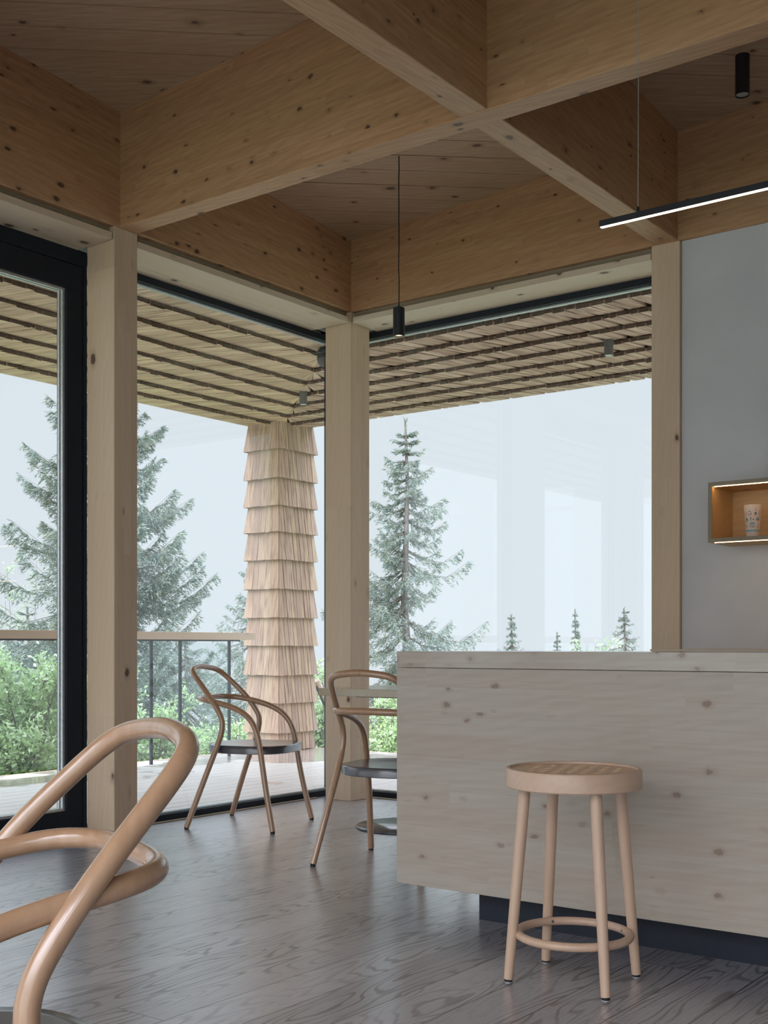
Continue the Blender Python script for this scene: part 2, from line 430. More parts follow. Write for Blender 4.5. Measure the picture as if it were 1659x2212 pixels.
def quads_mesh(name, V, mat, parent=None, per=4):
    V = np.asarray(V, dtype=np.float32).reshape(-1, 3); n = len(V) // per
    me = bpy.data.meshes.new(name)
    me.vertices.add(len(V)); me.vertices.foreach_set('co', V.ravel())
    me.loops.add(len(V)); me.loops.foreach_set('vertex_index', np.arange(len(V), dtype=np.int32))
    me.polygons.add(n); me.polygons.foreach_set('loop_start', np.arange(0, len(V), per, dtype=np.int32))
    me.polygons.foreach_set('loop_total', np.full(n, per, dtype=np.int32))
    me.update(); me.validate()
    return link(name, me, mat, parent)

# ------------------------------------------------------------------ setting: measures (camera 1.00 above the floor)
XI, YI, ZB = 5.927, 4.714, 3.149          # inner faces of the outer beams, beam underside
def zc(x, y): return 3.604 + .0727 * (XI - x) + .0567 * (YI - y)
XMIN, YMIN = -3.2, -4.2

struct(MB().box(XMIN, 6.19, YMIN, 5.02, -.12, 0).build('floor', M['floor']))

# ceiling boards: real boards with grooves, following the slope
def ceiling():
    mb = MB()
    d = Vector((.655, -.756)).normalized(); nrm = Vector((d.y, -d.x)) * -1   # across boards
    if nrm.x < 0: nrm = -nrm
    ref = Vector((5.391, 3.914)).dot(nrm); Wd = .172
    for k in range(-60, 12):
        s0 = ref + k * Wd + .003; s1 = ref + (k + 1) * Wd - .003
        ta, tb = -9.0, 9.0
        b = []; t = []; dz = rnd.uniform(0, .002)
        for (s_, t_) in ((s0, ta), (s1, ta), (s1, tb), (s0, tb)):
            p = nrm * s_ + d * t_
            b.append((p.x, p.y, zc(p.x, p.y) + dz)); t.append((p.x, p.y, zc(p.x, p.y) + .022))
        mb.poly_prism(b, t)
    bmx = mb.bm
    for co, no in (((XMIN, 0, 0), (-1, 0, 0)), ((6.05, 0, 0), (1, 0, 0)), ((0, YMIN, 0), (0, -1, 0)), ((0, 4.83, 0), (0, 1, 0))):
        bmesh.ops.bisect_plane(bmx, geom=bmx.verts[:] + bmx.edges[:] + bmx.faces[:], plane_co=co, plane_no=no, clear_outer=True)
    # bake board direction into a local frame so that the grain follows the boards
    ang = math.atan2(d.y, d.x)
    R = Matrix.Rotation(-ang, 4, 'Z')
    bmesh.ops.transform(bmx, matrix=R, verts=bmx.verts)
    me = bpy.data.meshes.new('ceiling'); bmx.to_mesh(me); bmx.free()
    o = link('ceiling', me, M['board']); o.rotation_euler = (0, 0, ang)
    struct(o)
ceiling()
# roof above the boards and out to the eaves
EX, EY, ZS = 9.03, 8.15, 3.2
mb = MB()
x0, x1, y0, y1 = XMIN - .4, EX + .02, YMIN - .3, EY + .02
def rc(x, y, dz): return (x, y, zc(x, y) + dz)
mb.poly_prism([rc(x0, y0, .03), rc(x1, y0, .03), rc(x1, y1, .06), rc(x0, y1, .03)], [rc(x0, y0, .16), rc(x1, y0, .16), rc(x1, y1, .16), rc(x0, y1, .16)])
struct(mb.build('roof', M['frame_out']))

def beam_y(name, xa, xb, ya, yb, zt=.012, z0=ZB):
    b = [(xa, ya, z0), (xb, ya, z0), (xb, yb, z0), (xa, yb, z0)]
    m = MB().poly_prism(b, [(x, y, zc(x, y) + zt) for x, y, _ in b])
    bmesh.ops.bevel(m.bm, geom=[e for e in m.bm.edges if abs(e.verts[0].co.z - z0) < 1e-5 and abs(e.verts[1].co.z - z0) < 1e-5], offset=.003, segments=1, affect='EDGES')
    return m
bn = 0
for xa in (4.023, 2.12, .217, -1.686):
    struct(beam_y('ceiling_beam', xa, xa + .116, YMIN, YI).build('ceiling_beam', M['beam_y']))
struct(beam_y('ceiling_beam', XI, XI + .12, YMIN, 4.83).build('ceiling_beam', M['beam_y']))
spans = [(-3.2, -1.686), (-1.57, .217), (.333, 2.12), (2.236, 4.023), (4.139, XI)]
for ya in (2.503, .292, -1.919):
    for (xa, xb) in spans:
        struct(beam_y('ceiling_beam', xa, xb, ya, ya + .127, z0=ZB + .003).build('ceiling_beam', M['beam_x']))
struct(beam_y('ceiling_beam', XMIN, XI, YI, 4.83).build('ceiling_beam', M['beam_x']))
# posts
def post(xa, xb, ya, yb, zt=ZB):
    struct(MB().box(xa, xb, ya, yb, 0, zt, .004).build('timber_post', M['post']))
post(XI, 6.122, YI + .001, 4.928)
for xa in (3.984, 2.081, .178, -1.725): post(xa, xa + .155, YI + .001, 4.929)
post(XI + .001, 6.122, 2.491, 2.652)
# white wall to the right
struct(MB().box(5.950, 6.19, YMIN, 2.489, 0, ZB + .02).build('wall_right', M['plaster']))
struct(MB().box(XMIN, 6.19, YMIN - .2, YMIN, 0, 4.9).build('wall_back', M['plaster']))
# upper outer walls hiding the gap between beams and soffit
m_ = MB().box(XMIN - .3, 6.33, 4.832, 5.13, 3.135, 3.5); struct(m_.build('wall_left', M['frame_out']))
m_ = MB().box(6.05, 6.33, YMIN, 4.83, 3.135, 3.5); struct(m_.build('wall_right_header', M['frame_out']))
struct(MB().box(EX - .01, EX + .02, YMIN - .3, EY + .02, ZS + .01, 3.95).box(XMIN - .4, EX, EY - .01, EY + .02, ZS + .01, 4.2).build('eaves_fascia', M['shingle']))
# window lintel linings: recessed groove, pelmet board and soffit board
SF = 3.078
def lining_x(xa, xb, n):
    t = empty('trim_%d' % n, (0, 0, 0), None, None); struct(t)
    MB().box(xa + .006, xb - .006, 4.722, 4.945, SF, SF + .036, .002).build('lining_board', M['trim_x'], t)
    MB().box(xa + .004, xb - .004, 4.948, 5.10, SF + .001, SF + .034).build('outer_lining_board', M['trim_x'], t)
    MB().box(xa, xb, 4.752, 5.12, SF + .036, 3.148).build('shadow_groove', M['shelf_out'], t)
def lining_y(ya, yb, n):
    t = empty('trim_%d' % n, (0, 0, 0), None, None); struct(t)
    MB().box(5.935, 6.122, ya + .006, yb - .006, SF, SF + .036, .002).build('lining_board', M['trim_y'], t)
    MB().box(6.125, 6.26, ya + .004, yb - .004, SF + .001, SF + .034).build('outer_lining_board', M['trim_y'], t)
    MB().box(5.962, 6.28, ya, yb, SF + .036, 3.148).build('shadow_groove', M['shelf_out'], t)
n = 1
for xa, xb in ((4.139, XI), (2.236, 3.984), (.333, 2.081), (-1.57, .178), (-3.2, -1.725)):
    lining_x(xa, xb, n); n += 1
lining_y(2.652, YI, n)

# windows on the left (facing +Y) and on the right (facing +X)
def window(n, axis, a, b, c, fw=.040, sill=.036, top=3.08, rails=None, name='window_%d', nomull=(False, False)):
    """a..b along the wall, inner frame face at c"""
    t = empty(name % n, (0, 0, 0), None, None); struct(t)
    def bx(m, u0, u1, z0, z1, d0, d1):
        if axis == 'x': m.box(u0, u1, c + d0, c + d1, z0, z1)
        else: m.box(c + d0, c + d1, u0, u1, z0, z1)
        return m
    z0, z1 = 0.0, top
    m = MB(); bx(m, a, b, z1 - fw, z1, 0, .085); bx(m, a, b, z0 - .03, sill, 0, .085); bx(m, a, a + fw, sill, z1 - fw, 0, .085); bx(m, b - fw, b, sill, z1 - fw, 0, .085)
    m.build('window_frame', M['frame'], t)
    sp = MB()
    for dy in (.030, .046):
        bx(sp, a + fw, b - fw, z1 - fw - .011, z1 - fw - .001, dy, dy + .010)
        bx(sp, a + fw, b - fw, sill + .001, sill + .011, dy, dy + .010)
        bx(sp, a + fw + .001, a + fw + .011, sill + .011, z1 - fw - .011, dy, dy + .010)
        bx(sp, b - fw - .011, b - fw - .001, sill + .011, z1 - fw - .011, dy, dy + .010)
    sp.build('spacer_bar', M['alu'], t)
    g = MB(); bx(g, a + fw, b - fw, sill, z1 - fw, .0235, .0285)
    g.build('pane', M['glass'], t)
    return t
window(1, 'x', 4.02, 6.19, 5.04)
window(2, 'y', 2.55, 5.10, 6.20)
def door():
    t = empty('door_1', (0, 0, 0), None, None); struct(t)
    a, b, c = 2.09, 4.041, 5.0
    m = MB().box(a, b, c, c + .10, 3.0, 3.08).box(a, a + .022, c, c + .10, 0, 3.0).box(b - .022, b, c, c + .10, 0, 3.0).box(a, b, c, c + .10, -.03, .012)
    m.build('door_frame', M['frame'], t)
    a2, b2 = a + .024, b - .024
    m = MB().box(a2, b2, c + .004, c + .085, 2.868, 2.998, .002).box(a2, b2, c + .004, c + .085, .014, .138, .002)
    m.box(a2, a2 + .105, c + .004, c + .085, .138, 2.868, .002).box(b2 - .105, b2, c + .004, c + .085, .138, 2.868, .002)
    m.build('door_leaf', M['frame'], t)
    sp = MB()
    xa, xb = a2 + .105, b2 - .105
    for dy in (.020, .046):
        sp.box(xa, xb, c + dy, c + dy + .016, 2.853, 2.867); sp.box(xa, xb, c + dy, c + dy + .016, .139, .153)
        sp.box(xa, xa + .014, c + dy, c + dy + .016, .153, 2.853); sp.box(xb - .014, xb, c + dy, c + dy + .016, .153, 2.853)
    sp.build('spacer_bar', M['alu'], t)
    MB().box(xa, xb, c + .038, c + .044, .139, 2.867).build('pane', M['glass'], t)
door()
for k, (a, b) in enumerate(((.19, 2.14), (-1.71, .24), (-3.2, -1.66))):
    window(3 + k, 'x', a, b, 5.04)
# glazed wall behind the camera
for k, (a, b) in enumerate(((-4.2, -1.9), (-1.9, .3), (.3, 2.5), (2.5, 4.9))):
    window(6 + k, 'y', a, b, XMIN - .09)
# floor-level strips in front of the glass
struct(MB().box(4.139, 5.927, 4.985, 5.015, 0, .006).build('baseboard_left', M['shelf_out']))
struct(MB().box(6.135, 6.165, 2.652, 4.71, 0, .006).build('baseboard_right', M['shelf_out']))

# ------------------------------------------------------------------ outside: deck, rail, shingled eaves and column
mb = MB(); y = 5.14
DX, DY = 9.08, 7.99
while y < DY - .01:
    mb.box(-4, DX, y, min(y + .1405, DY), -.06, -.03, .002); y += .148
struct(mb.build('deck', M['deck']))
mb = MB(); y = 2.0 - .1455 * 40
mb2 = MB(); y = 5.14 - .1455
while y > -4:
    mb2.box(6.32, DX, y, y + .1405, -.06, -.03, .002); y -= .1455
struct(mb2.build('deck_side', M['deck']))
struct(MB().box(-4, DX, DY, DY + .03, -.30, -.028).box(DX, DX + .03, -4, DY + .03, -.30, -.028).build('deck_edge', M['handrail']))
struct(MB().box(-4, DX - .01, 5.12, DY - .01, -.25, -.066).box(6.3, DX - .01, -4, 5.11, -.25, -.066).build('deck_joists', M['bark']))

def balustrade():
    t = empty('deck_balustrade', (7.0, 7.75, -.03), 'deck railing with wooden handrail, thin dark posts and glass infill', 'railing')
    L = t.location
    def part(m, name, mat):
        bmesh.ops.translate(m.bm, verts=m.bm.verts, vec=-L)
        return m.build(name, mat, t)
    part(MB().box(-3.9, 8.235, 7.72, 7.78, 1.056, 1.124, .003), 'handrail', M['handrail'])
    part(MB().box(-3.9, 8.05, 7.735, 7.765, 1.042, 1.056), 'steel_flat', M['frame_out'])
    xs = [6.96, 7.30, 7.92]; x = 6.02 - .0
    xs2 = [4.9, 3.0, 1.1, -.8, -2.7]
    for x in xs + xs2:
        part(MB().box(x - .011, x + .011, 7.742, 7.764, -.03, 1.042), 'railing_post', M['frame_out'])
    al = sorted(xs + xs2)
    for a, b in zip(al[:-1], al[1:]):
        part(MB().box(a + .02, b - .02, 7.750, 7.758, .03, 1.03), 'glass_panel', M['rail_glass'])
balustrade()
def stair_rail():
    t = empty('stair_handrail', (9.2, 7.3, -.03), 'sloping wooden stair handrail on dark posts beyond the shingled column', 'railing')
    L = Vector(t.location)
    m = MB(); a, b = Vector((9.115, 7.70, .65)), Vector((9.62, 7.70, -.12))
    m.tube([a - L, b - L], .035, 8); m.build('handrail', M['handrail'], t, True)
    m = MB(); m.tube([a - L - Vector((0, 0, .055)), b - L - Vector((0, 0, .055))], .014, 6); m.build('steel_flat', M['frame_out'], t)
    for q in (.42,):
        p = a.lerp(b, q) - L
        MB().box(p.x - .012, p.x + .012, p.y - .012, p.y + .012, -.45, p.z - .03).build('railing_post', M['frame_out'], t)
stair_rail()

# shingled soffit: stepped courses of individual shingles, mitred at the corner
SYL = [8.15 - .355 * k for k in range(9)][::-1]      # inner (butt) edges, left wing
SXL = [9.03 - .3215 * k for k in range(9)][::-1]
def soffit():
    ratio = .3215 / .355
    m = MB(); bark = MB(); r = random.Random(3)
    def piece(cor, hb, ht):
        # cor: 4 plan points (inner0, inner1, outer1, outer0); inner edge low (butt)
        zz = (ZS - hb, ZS - hb * 1.0, ZS - .004, ZS - .004)
        b = [(p[0], p[1], z) for p, z in zip(cor, zz)]
        t = [(p[0], p[1], z + ht) for p, z in zip(cor, zz)]
        vb = [m.bm.verts.new(p) for p in b]; vt = [m.bm.verts.new(p) for p in t]
        try:
            f = m.bm.faces.new(vb); f.material_index = 0
            f = m.bm.faces.new(vt[::-1]); f.material_index = 0
            for i in range(4):
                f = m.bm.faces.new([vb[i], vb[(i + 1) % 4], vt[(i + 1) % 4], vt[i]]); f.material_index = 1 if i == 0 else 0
        except ValueError: pass
    def hipx(y): return 9.03 + (y - 8.15) * ratio
    def hipy(x): return 8.15 + (x - 9.03) / ratio
    for k in range(len(SYL) - 1):
        ya, yb = SYL[k], SYL[k + 1] + .012
        x = -3.9; wob = 0
        while x < hipx(yb):
            w_ = r.uniform(.04, .11); wob = .85 * wob + r.uniform(-.005, .005)
            xa, xb = x, x + w_ - r.uniform(.001, .004); yy = ya + wob; sk = r.uniform(-.012, .012)
            c = [(min(xa, hipx(yy)), yy), (min(xb, hipx(yy)), yy + r.uniform(-.006, .006)), (min(xb + .5 * 0, hipx(yb)), yb), (min(xa, hipx(yb)), yb)]
            if c[1][0] - c[0][0] > .004 or c[2][0] - c[3][0] > .004: piece(c, .036 + r.uniform(-.005, .006), .030)
            x += w_
    nl = len(m.bm.faces)
    me_l = m; 
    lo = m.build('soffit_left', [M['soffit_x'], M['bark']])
    m = MB()
    def piece2(cor, hb, ht):
        zz = (ZS - hb, ZS - hb, ZS - .004, ZS - .004)
        vb = [m.bm.verts.new((p[0], p[1], z)) for p, z in zip(cor, zz)]; vt = [m.bm.verts.new((p[0], p[1], z + ht)) for p, z in zip(cor, zz)]
        m.bm.faces.new(vb); m.bm.faces.new(vt[::-1])
        for i in range(4):
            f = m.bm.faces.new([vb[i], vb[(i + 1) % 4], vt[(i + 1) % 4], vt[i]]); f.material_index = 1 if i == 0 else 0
    for k in range(len(SXL) - 1):
        xa, xb = SXL[k], SXL[k + 1] + .012
        y = -3.9; wob = 0
        while y < hipy(xb):
            w_ = r.uniform(.05, .11); wob = .85 * wob + r.uniform(-.005, .005)
            ya, yb = y, y + w_ - r.uniform(.007, .016); xx = xa + wob; tilt = r.uniform(-.02, .03)
            c = [(xx, min(ya, hipy(xx))), (xx + r.uniform(-.006, .006), min(yb, hipy(xx))), (xb, min(yb + tilt, hipy(xb))), (xb, min(ya + tilt, hipy(xb)))]
            if c[1][1] - c[0][1] > .004 or c[2][1] - c[3][1] > .004: piece2(c, .036 + r.uniform(-.005, .006), .028)
            y += w_
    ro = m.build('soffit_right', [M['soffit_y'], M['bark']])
    struct(lo); struct(ro)
    struct(MB().box(-3.9, EX, 5.0, EY, ZS + .03, ZS + .05).box(6.2, EX, -4, 5.0, ZS + .03, ZS + .05).build('soffit_backing', M['bark']))
soffit()

def column():
    x0, y0, x1, y1 = 8.535, 7.685, 9.045, 8.085
    t = empty('shingled_column', ((x0 + x1) / 2, (y0 + y1) / 2, -.03), 'square column clad in flared rows of split wooden shingles on the deck corner', 'column')
    L = Vector(t.location); r = random.Random(11)
    MB().box(x0 - L.x, x1 - L.x, y0 - L.y, y1 - L.y, 0, 3.2 - L.z).build('column_core', M['bark'], t)
    zs = [3.19]; y = [969, 1032, 1091.7, 1148.8, 1209, 1272.5, 1334.5, 1396, 1460, 1520.6, 1585, 1624]
    for q in y: zs.append(1 + (YH - q) / FPX * 11.42)
    zs[-1] = -.028
    for k in range(len(zs) - 1):
        zt, zb = zs[k] + (.02 if k else 0), zs[k + 1]
        m = MB()
        last = k == len(zs) - 2
        fl = .034 if not last else .012
        def shingle(p0, p1, nrm, e0, e1):
            # p0,p1 plan points on the core face; e0,e1 : extra flare along the face at corners
            th = r.uniform(.008, .013); j = r.uniform(-.003, .002); out = fl + r.uniform(-.002, .004)
            d = (p1 - p0).normalized()
            T0, T1 = p0 + nrm * .006, p1 + nrm * .006
            B0, B1 = p0 + nrm * (.006 + out) - d * e0, p1 + nrm * (.006 + out) + d * e1
            zb_ = zb + j + .004
            v = [m.bm.verts.new((*(q - L.xy), z - L.z)) for q, z in ((T0, zt), (T1, zt), (B1, zb_), (B0, zb_))]
            v2 = [m.bm.verts.new((*(q - L.xy), z - L.z)) for q, z in ((T0 - nrm * .004, zt), (T1 - nrm * .004, zt), (B1 - nrm * th, zb_), (B0 - nrm * th, zb_))]
            m.bm.faces.new(v); m.bm.faces.new(v2[::-1])
            for i in range(4): m.bm.faces.new([v[i], v[(i + 1) % 4], v2[(i + 1) % 4], v2[i]])
        C4 = [Vector((x0, y1)), Vector((x0, y0)), Vector((x1, y0)), Vector((x1, y1))]
        N4 = [Vector((-1, 0)), Vector((0, -1)), Vector((1, 0)), Vector((0, 1))]
        for i in range(4):
            a, b = C4[i], C4[(i + 1) % 4]; ln = (b - a).length; d = (b - a) / ln; s_ = 0
            while s_ < ln - 1e-4:
                w_ = r.uniform(.045, .10) if i != 1 else r.uniform(.035, .07)
                e = s_ + w_
                if ln - e < .03: e = ln
                shingle(a + d * s_, a + d * (e - ((r.uniform(.001, .003) if i != 1 else r.uniform(.003, .008)) if e < ln else 0)), N4[i], fl if s_ == 0 else 0, fl if e == ln else 0)
                s_ = e
        m.build('shingle_row', M['shingle'], t)
column()

def ext_light(x, y, label, ln=.118, r=.033):
    t = empty('outdoor_downlight', (x, y, ZS - ln), label, 'lamp', 'downlights under the shingled eaves')
    MB().lathe([(r - .004, 0), (r, .002), (r, ln - .004), (r - .004, ln)], n=24).build('housing', M['ext_grey'], t, True)
    MB().lathe([(r * .8, -.002), (r * .8, .001)], n=20).build('lens', M['lens_out'], t)
M['ext_grey'] = plain('grey_lamp_housing', (0.13, 0.135, 0.14), .5)
ext_light(7.70, 3.77, 'grey cylinder downlight under the eaves seen through the right window', .122)
ext_light(7.685, 6.638, 'grey cylinder downlight under the eaves left of the corner post', .122)
t = empty('outdoor_rounded_body', (6.70, 5.50, 3.06), 'dark rounded body under the eaves beside the corner post', 'rounded_body')  # dark rounded body of unidentified use
m = MB().lathe([(.03, -.002), (.095, .002), (.112, .02), (.118, .06), (.112, .11), (.10, .122)], n=32); m.build('housing', M['frame_out'], t, True)
MB().lathe([(.100, .122), (.100, .14)], n=32).build('mounting_ring', M['frame_out'], t)
# small cap on the deck next to the glass
t = empty('deck_socket', (5.03, 5.30, -.03), 'small grey cap standing on the deck by the glass', 'cap')
MB().lathe([(.024, 0), (.024, .028), (.019, .030), (.019, .038)], n=20).build('cap_body', M['alu'], t, True)

# ------------------------------------------------------------------ hillside and trees
mb = MB()
N = 34
grid = {}
for i in range(N + 1):
    for j in range(N + 1):
        x = -30 + 110 * i / N; y = -40 + 130 * j / N
        dist = max(0, math.hypot(max(0, x - 8.5), max(0, y - 7.5)))
        z = -1.6 - .22 * dist - 9 * (dist / 60) ** 2 + .5 * mnoise.noise(Vector((x * .12, y * .12, 0)))
        grid[i, j] = mb.bm.verts.new((x, y, min(z, -.5)))
for i in range(N):
    for j in range(N): mb.bm.faces.new([grid[i, j], grid[i + 1, j], grid[i + 1, j + 1], grid[i, j + 1]])
gr = mb.build('hillside', M['ground'], None, True, 180); struct(gr)
def gz(x, y):
    dist = max(0, math.hypot(max(0, x - 8.5), max(0, y - 7.5)))
    return min(-1.6 - .22 * dist - 9 * (dist / 60) ** 2 + .5 * mnoise.noise(Vector((x * .12, y * .12, 0))), -.5)
FW = Vector((math.cos(TH), math.sin(TH), 0)); RT = Vector((math.sin(TH), -math.cos(TH), 0))
def at(px, dep, z=0.0):      # plan position seen at column px, at a given depth
    p = FW * dep + RT * ((px - 829.5) / FPX * dep); return p.x, p.y

def spruce(px, dep, top_py, halfw_px, base_py, label, seed, dens=1.0, bare=.0, name='spruce_tree', group=None, lean=0.0, nb_scale=1.0, gap=0.0):
    x, y = at(px, dep); zt = 1 + (YH - top_py) / FPX * dep; zb = gz(x, y) - .3
    t = empty(name, (x, y, zb), label, 'tree', group)
    g = np.random.default_rng(seed); H = zt - zb
    refH = (base_py - top_py) / FPX * dep; Rw = halfw_px / FPX * dep
    tr = MB(); pts = []; rr = []
    for k in range(10):
        f = k / 9; pts.append((lean * f + .03 * math.sin(k * 1.7), .03 * math.cos(k * 2.1), H * f)); rr.append(.02 + (H * .014) * (1 - f))
    tr.tube(pts, rr, 8)
    quads = []
    z = H - .30 * min(1, refH / 3) - bare
    fs = min(.78, max(.42, refH / 4))
    def blades(P, D, n, ln, wd):
        # n needle sprays at points P with direction D
        A = g.normal(size=(n, 3)); A /= np.linalg.norm(A, axis=1)[:, None]
        d = D + A * .55; d /= np.linalg.norm(d, axis=1)[:, None]
        s = np.cross(d, g.normal(size=(n, 3))); s /= np.linalg.norm(s, axis=1)[:, None] + 1e-9
        l = (ln * g.uniform(.6, 1.2, n))[:, None]; w_ = (wd * g.uniform(.7, 1.2, n))[:, None]
        return np.stack([P - s * w_ * .5, P + d * l * .5 - s * w_, P + d * l, P + d * l * .5 + s * w_], 1)
    sc = dep / 20.0
    while z > H * .06:
        f = (H - z) / refH
        R = Rw * min(1.25, (f ** .95)) if f < 1 else Rw * 1.05
        nb = max(4, int((5 + 2.5 * min(f, 1.3)) * nb_scale))
        for k in range(nb):
            a = g.uniform(0, 2 * math.pi); L = R * g.uniform(.5, 1.15) + .03
            if g.uniform() < gap: L *= .45
            droop = (.10 + .28 * min(1, f)) * g.uniform(.7, 1.2)
            ns = 10; u = np.linspace(0, 1, ns)
            bz = z + L * (-droop * np.sin(u * math.pi * .75) * 1.1 + .42 * np.clip(u - .55, 0, 1) ** 1.3 * 1.2) + g.uniform(-.05, .05)
            if f < .12: bz = z + L * .35 * u
            ca, sa = math.cos(a), math.sin(a); cv = g.uniform(-.12, .12) * L
            bx = L * u * ca - cv * u * u * sa + lean * z / H; by = L * u * sa + cv * u * u * ca
            B = np.stack([bx, by, bz], 1)
            tr.tube([tuple(B[i]) for i in (0, 3, 6, 9)], [.014 * sc + .004, .008 * sc, .004 * sc, .0015 * sc], 4)
            # side twigs
            nt_ = max(5, int(L / .065 / sc ** .5 * dens))
            nt_ = int(nt_ * 1.9); uu = g.uniform(.12 if L > .5 else .05, 1, nt_) ** .85
            P = np.stack([np.interp(uu, u, B[:, i]) for i in range(3)], 1)
            sgn = g.choice([-1, 1], nt_)
            tl = L * .24 * (1.12 - uu) * g.uniform(.6, 1.2, nt_) + .07 * fs
            D = np.stack([ca * .75 - sa * sgn * .8, sa * .75 + ca * sgn * .8, -g.uniform(.15, .9, nt_) * (1.2 if f > .15 else .1)], 1)
            D /= np.linalg.norm(D, axis=1)[:, None]
            for q in range(4):
                PP = P + D * (tl * (q + .3) / 4)[:, None]; PP[:, 2] -= tl * (q / 4) ** 2 * .35
                for _ in range(2): quads.append(blades(PP, D, nt_, .115 * sc ** .5 * fs, .0105 * sc ** .5 * fs))
            # needles around the branch itself
            n2 = int(L / .016 / sc ** .5 * dens) + 4; u2 = g.uniform(.1, 1, n2); P2 = np.stack([np.interp(u2, u, B[:, i]) for i in range(3)], 1)
            quads.append(blades(P2, np.tile(np.array([ca, sa, .05]), (n2, 1)), n2, .12 * sc ** .5 * fs, .0115 * sc ** .5 * fs))
        z -= (.15 + .12 * min(f, 1)) * (sc ** .4) * fs ** .5 * g.uniform(.8, 1.25)
    n3 = 30; P = np.stack([np.full(n3, lean), np.zeros(n3), H - g.uniform(bare, .5 + bare, n3)], 1)
    quads.append(blades(P, np.tile(np.array([0, 0, 1.]), (n3, 1)), n3, .12, .012))
    tr.build('trunk', M['trunk'], t)
    quads_mesh('foliage', np.concatenate(quads), M['needle'], t)
    return t

def leafy(px, dep, z0, top_py, rx_px, label, seed, nleaf, name='leafy_bush', cat='bush', mat='leaf', lsize=.05, group=None, ry=None, sparse=False):
    x, y = at(px, dep); zt = 1 + (YH - top_py) / FPX * dep; zb = gz(x, y) - .2 if z0 is None else z0
    t = empty(name, (x, y, zb), label, cat, group)
    g = np.random.default_rng(seed); H = zt - zb; R = rx_px / FPX * dep
    br = MB(); tips = []
    nbr = 26
    for k in range(nbr):
        a = g.uniform(0, 2 * math.pi); rr = R * g.uniform(.15, 1) ; hh = H * g.uniform(.45, .98) * (1 - .25 * (rr / R) ** 2)
        p0 = np.array([g.normal() * .12 * R, g.normal() * .12 * R, 0]); p3 = np.array([rr * math.cos(a), rr * math.sin(a), hh])
        p1 = p0 + np.array([0, 0, hh * .4]) + (p3 - p0) * np.array([.2, .2, 0]); p2 = p0 + (p3 - p0) * .7 + np.array([0, 0, hh * .08])
        u = np.linspace(0, 1, 9)[:, None]
        P = (1 - u) ** 3 * p0 + 3 * (1 - u) ** 2 * u * p1 + 3 * (1 - u) * u ** 2 * p2 + u ** 3 * p3
        br.tube([tuple(q) for q in P], list(np.linspace(.018, .004, 9)), 5)
        for m_ in range(14):
            uu = g.uniform(.22, 1); b = np.array([np.interp(uu, u[:, 0], P[:, i]) for i in range(3)])
            d = g.normal(size=3); d[2] = abs(d[2]) * .8 + .1; d /= np.linalg.norm(d); ln = H * g.uniform(.06, .17) * (1 if H < 4 else .7)
            e = b + d * ln; br.tube([tuple(b), tuple((b + e) / 2 + g.normal(size=3) * .02), tuple(e)], [.006, .004, .002], 4)
            tips.append((b, e))
    idx = g.integers(0, len(tips), nleaf); B = np.array([t_[0] for t_ in tips])[idx]; E_ = np.array([t_[1] for t_ in tips])[idx]
    uu = g.uniform(.05, 1.08, nleaf)[:, None]; P = B + (E_ - B) * uu + g.normal(size=(nleaf, 3)) * (.035 if H < 4 else .06)
    d = (E_ - B); d /= np.linalg.norm(d, axis=1)[:, None]; d = d * .6 + g.normal(size=(nleaf, 3)) * .6; d /= np.linalg.norm(d, axis=1)[:, None]
    s = np.cross(d, g.normal(size=(nleaf, 3))); s /= np.linalg.norm(s, axis=1)[:, None]
    l = (lsize * g.uniform(.6, 1.35, nleaf))[:, None]; w_ = l * .24
    V = np.stack([P, P + d * l * .45 - s * w_, P + d * l, P + d * l * .45 + s * w_], 1)
    br.build('branches', M['trunk'], t)
    quads_mesh('leaves', V, M[mat], t)
    return t

spruce(222, 17, 400, 222, 1290, 'tall spruce behind the left timber post, branches showing on both sides', 1, dens=2.1, gap=.12, nb_scale=1.5, group='spruces beyond the deck')
spruce(877, 23, 908, 190, 1370, 'tall pointed spruce standing right of the corner post', 2, dens=1.3, gap=.3, nb_scale=1.2, group='spruces beyond the deck')
spruce(552, 36, 1190, 120, 1420, 'smaller spruce peeking out left of the shingled column', 3, group='spruces beyond the deck')
spruce(1105, 34, 1328, 30, 1410, 'small young spruce top above the middle of the bar counter', 4, bare=.0, group='spruces beyond the deck')
spruce(1349, 34, 1314, 48, 1410, 'young spruce top beside the light green tree near the right post', 5, group='spruces beyond the deck')
spruce(1243, 44, 1316, 14, 1450, 'thin bare-tipped spruce behind the light green tree', 6, dens=.5, group='spruces beyond the deck')
spruce(1204, 40, 1366, 14, 1450, 'tiny thin spruce tip left of the light green tree', 7, dens=.5, group='spruces beyond the deck')
spruce(400, 24.5, 1375, 200, 1540, 'low dense spruce behind the balustrade posts', 9, dens=1.6, nb_scale=1.5, group='spruces beyond the deck')
spruce(60, 27, 1310, 170, 1500, 'broad dark spruce behind the bushes at the far left', 10, dens=1.1, group='spruces beyond the deck')
spruce(590, 29, 1398, 120, 1580, 'low spruce behind the shingled column', 12, dens=1.0, group='spruces beyond the deck')
leafy(1275, 27, None, 1322, 46, 'light green leafy tree top above the bar counter near the right post', 21, 9000, 'leafy_tree', 'tree', 'leaf_pale', .13, group='leafy trees beyond the deck')
leafy(1208, 50, None, 1385, 20, 'small green leafy top at the foot of the thin spruce tips', 22, 2500, 'leafy_tree', 'tree', 'leaf', .12, group='leafy trees beyond the deck')
leafy(1400, 29, None, 1385, 22, 'green leafy top against the right post', 23, 2500, 'leafy_tree', 'tree', 'leaf', .12, group='leafy trees beyond the deck')
leafy(50, 34, None, 1175, 150, 'pale leafy tree at the far left edge', 24, 20000, 'leafy_tree', 'tree', 'leaf_pale', .085, group='leafy trees beyond the deck')
